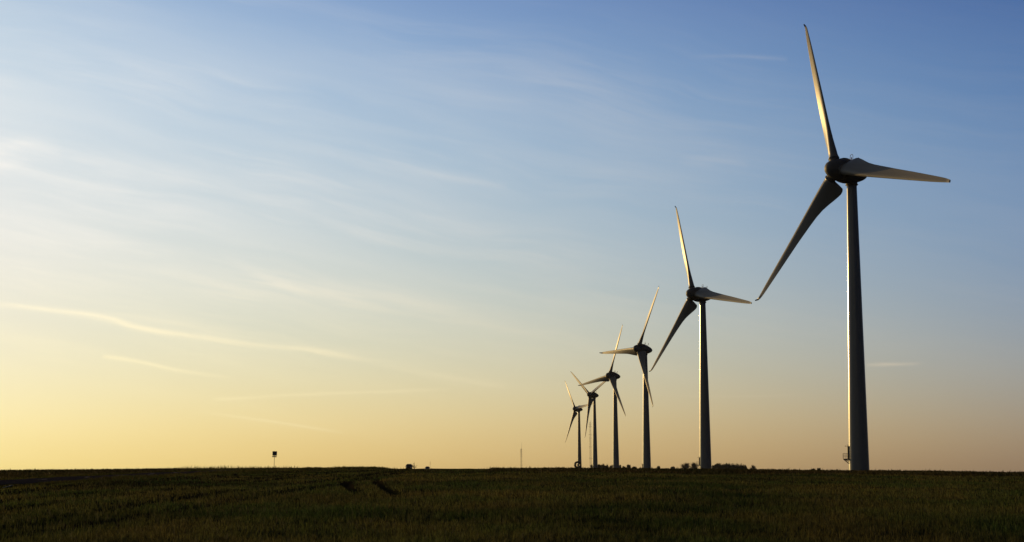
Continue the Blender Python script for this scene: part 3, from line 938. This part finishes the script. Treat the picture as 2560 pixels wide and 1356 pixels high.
base_v = vec(azn, eln)
w1 = mth('SUBTRACT', noise(vec(mth('MULTIPLY', azn, .12), mth('MULTIPLY', eln, .22), 3.0), 1.0, 2), .5)
vv = mth('ADD', mth('MULTIPLY_ADD', azn, .20, eln), mth('MULTIPLY', w1, 1.5))
n1 = noise(vec(mth('MULTIPLY', azn, .16), mth('MULTIPLY', vv, 1.5)), 1.0, 7, .6)
n2 = noise(vec(mth('MULTIPLY', azn, .05), mth('MULTIPLY', vv, .55), 7.0), 1.0, 3)
n3 = noise(vec(mth('MULTIPLY', azn, .35), mth('MULTIPLY', vv, 5.5), 11.0), 1.0, 5, .6)
n4 = noise(vec(mth('MULTIPLY', azn, .07), mth('MULTIPLY', vv, .42), 21.0), 1.0, 5, .5)
streak = mth('MULTIPLY', mapr(n1, .36, .74), mapr(n2, .30, .62))
streak = mth('ADD', mth('MULTIPLY', streak, .75), mth('MULTIPLY', mth('MULTIPLY', mapr(n3, .48, .75), mapr(n2, .40, .60)), .28))
streak = mth('ADD', streak, mth('MULTIPLY', mapr(n4, .38, .66), .45))
streak = mth('MULTIPLY', streak, mapr(azn, -6, 11, 1.0, .22))
streak = mth('MULTIPLY', streak, mapr(eln, 1.2, 5.0, .12, 1.0))
streak = mth('MULTIPLY', streak, mapr(eln, 9.5, 13.5, 1.0, .3))
cloud = mth('MULTIPLY', streak, CIR)


def fcurve(v, pts):
    n = nt.nodes.new('ShaderNodeFloatCurve'); c = n.mapping.curves[0]
    n.mapping.use_clip = False
    while len(c.points) < len(pts): c.points.new(.5, .5)
    for p_, (x_, y_) in zip(c.points, pts): p_.location = (x_, y_); p_.handle_type = 'AUTO'
    n.mapping.update(); L(v, n.inputs['Value']); return n.outputs['Value']


def trail(pts, sig, gain=1.0):
    global cloud
    q = [(*[v * DEG for v in azel(px, py)], I) for px, py, I in pts]
    a0, a1 = q[0][0], q[-1][0]; t = mapr(azn, a0, a1, 0, 1, False)
    ctr = mth('MULTIPLY', fcurve(t, [((a - a0) / (a1 - a0), e / 14) for a, e, I in q]), 14)
    inten = fcurve(t, [((a - a0) / (a1 - a0), I) for a, e, I in q])
    d = mth('DIVIDE', mth('SUBTRACT', mth('ADD', eln, mth('MULTIPLY', mth('SUBTRACT', n3, .5), sig * .02)), ctr), sig * .01146)
    g = mth('POWER', math.e, mth('MULTIPLY', mth('MULTIPLY', d, d), -1))
    f = mth('MULTIPLY', mth('MULTIPLY', g, mth('MAXIMUM', inten, 0)), mapr(n1, .3, .6, .55, 1.1))
    cloud = mth('ADD', cloud, mth('MULTIPLY', f, gain))


trail([(-200, 735, .5), (0, 762, .8), (150, 778, .9), (280, 799, 1), (330, 815, 1), (500, 843, .8), (690, 868, .55), (760, 873, .65), (850, 887, .5), (950, 909, .15), (1100, 941, .14), (1200, 957, .16), (1270, 970, 0)], 7.5, .66)
trail([(255, 891, 0), (300, 896, .8), (380, 912, .8), (430, 924, .6), (500, 935, .4), (590, 946, 0)], 5.5, .75)
trail([(530, 999, 0), (600, 996, .5), (800, 985, .45), (1000, 978, .4), (1130, 973, 0)], 4.5, .55)
trail([(470, 1026, 0), (620, 1046, .35), (750, 1065, .4), (870, 1085, 0)], 4, .5)
trail([(540, 630, 0), (640, 680, .5), (720, 714, .7), (850, 744, .5), (980, 775, 0)], 14, .45)
trail([(900, 380, 0), (1050, 428, .5), (1200, 455, .6), (1270, 466, 0)], 9, .17)
trail([(2165, 913, 0), (2200, 912, .7), (2250, 911, .5), (2310, 909, 0)], 4.5, .80)
trail([(1720, 142, 0), (1850, 141, .5), (1910, 144, .6), (1970, 149, 0)], 5, .22)
trail([(1690, 408, 0), (1790, 402, .6), (1880, 412, 0)], 13, .22)
trail([(-200, 372, .9), (0, 375, .8), (80, 366, .6), (160, 390, 0)], 22, .42)
trail([(-200, 430, .9), (0, 415, .6), (60, 402, .3), (110, 395, 0)], 14, .30)
trail([(1600, 990, 0), (1850, 991, .4), (1950, 990, .3), (2050, 989, 0)], 3, .16)

tl = mapr(azn, -15, 15, 0, 1)
kc = mixc(tl, (10.2, 9.7, 8.9), (4.6, 4.7, 5.0))
kw = mixc(tl, (10.8, 9.5, 5.6), (6.6, 5.6, 4.2))
kcol = mixc(mapr(eln, 2.0, 8.0), kw, kc)
col = mixc(mth('MINIMUM', cloud, 1.0), col, kcol)
L(col, bg.inputs['Color'])

# ------------------------------------------------------------------ view
S.view_settings.view_transform = 'Standard'; S.view_settings.look = 'None'
S.view_settings.exposure = 0; S.view_settings.gamma = 1
world.cycles.sampling_method = 'MANUAL'; world.cycles.sample_map_resolution = 512
S.render.engine = 'CYCLES'
S.cycles.max_bounces = 5; S.cycles.diffuse_bounces = 2; S.cycles.glossy_bounces = 3; S.cycles.transmission_bounces = 2
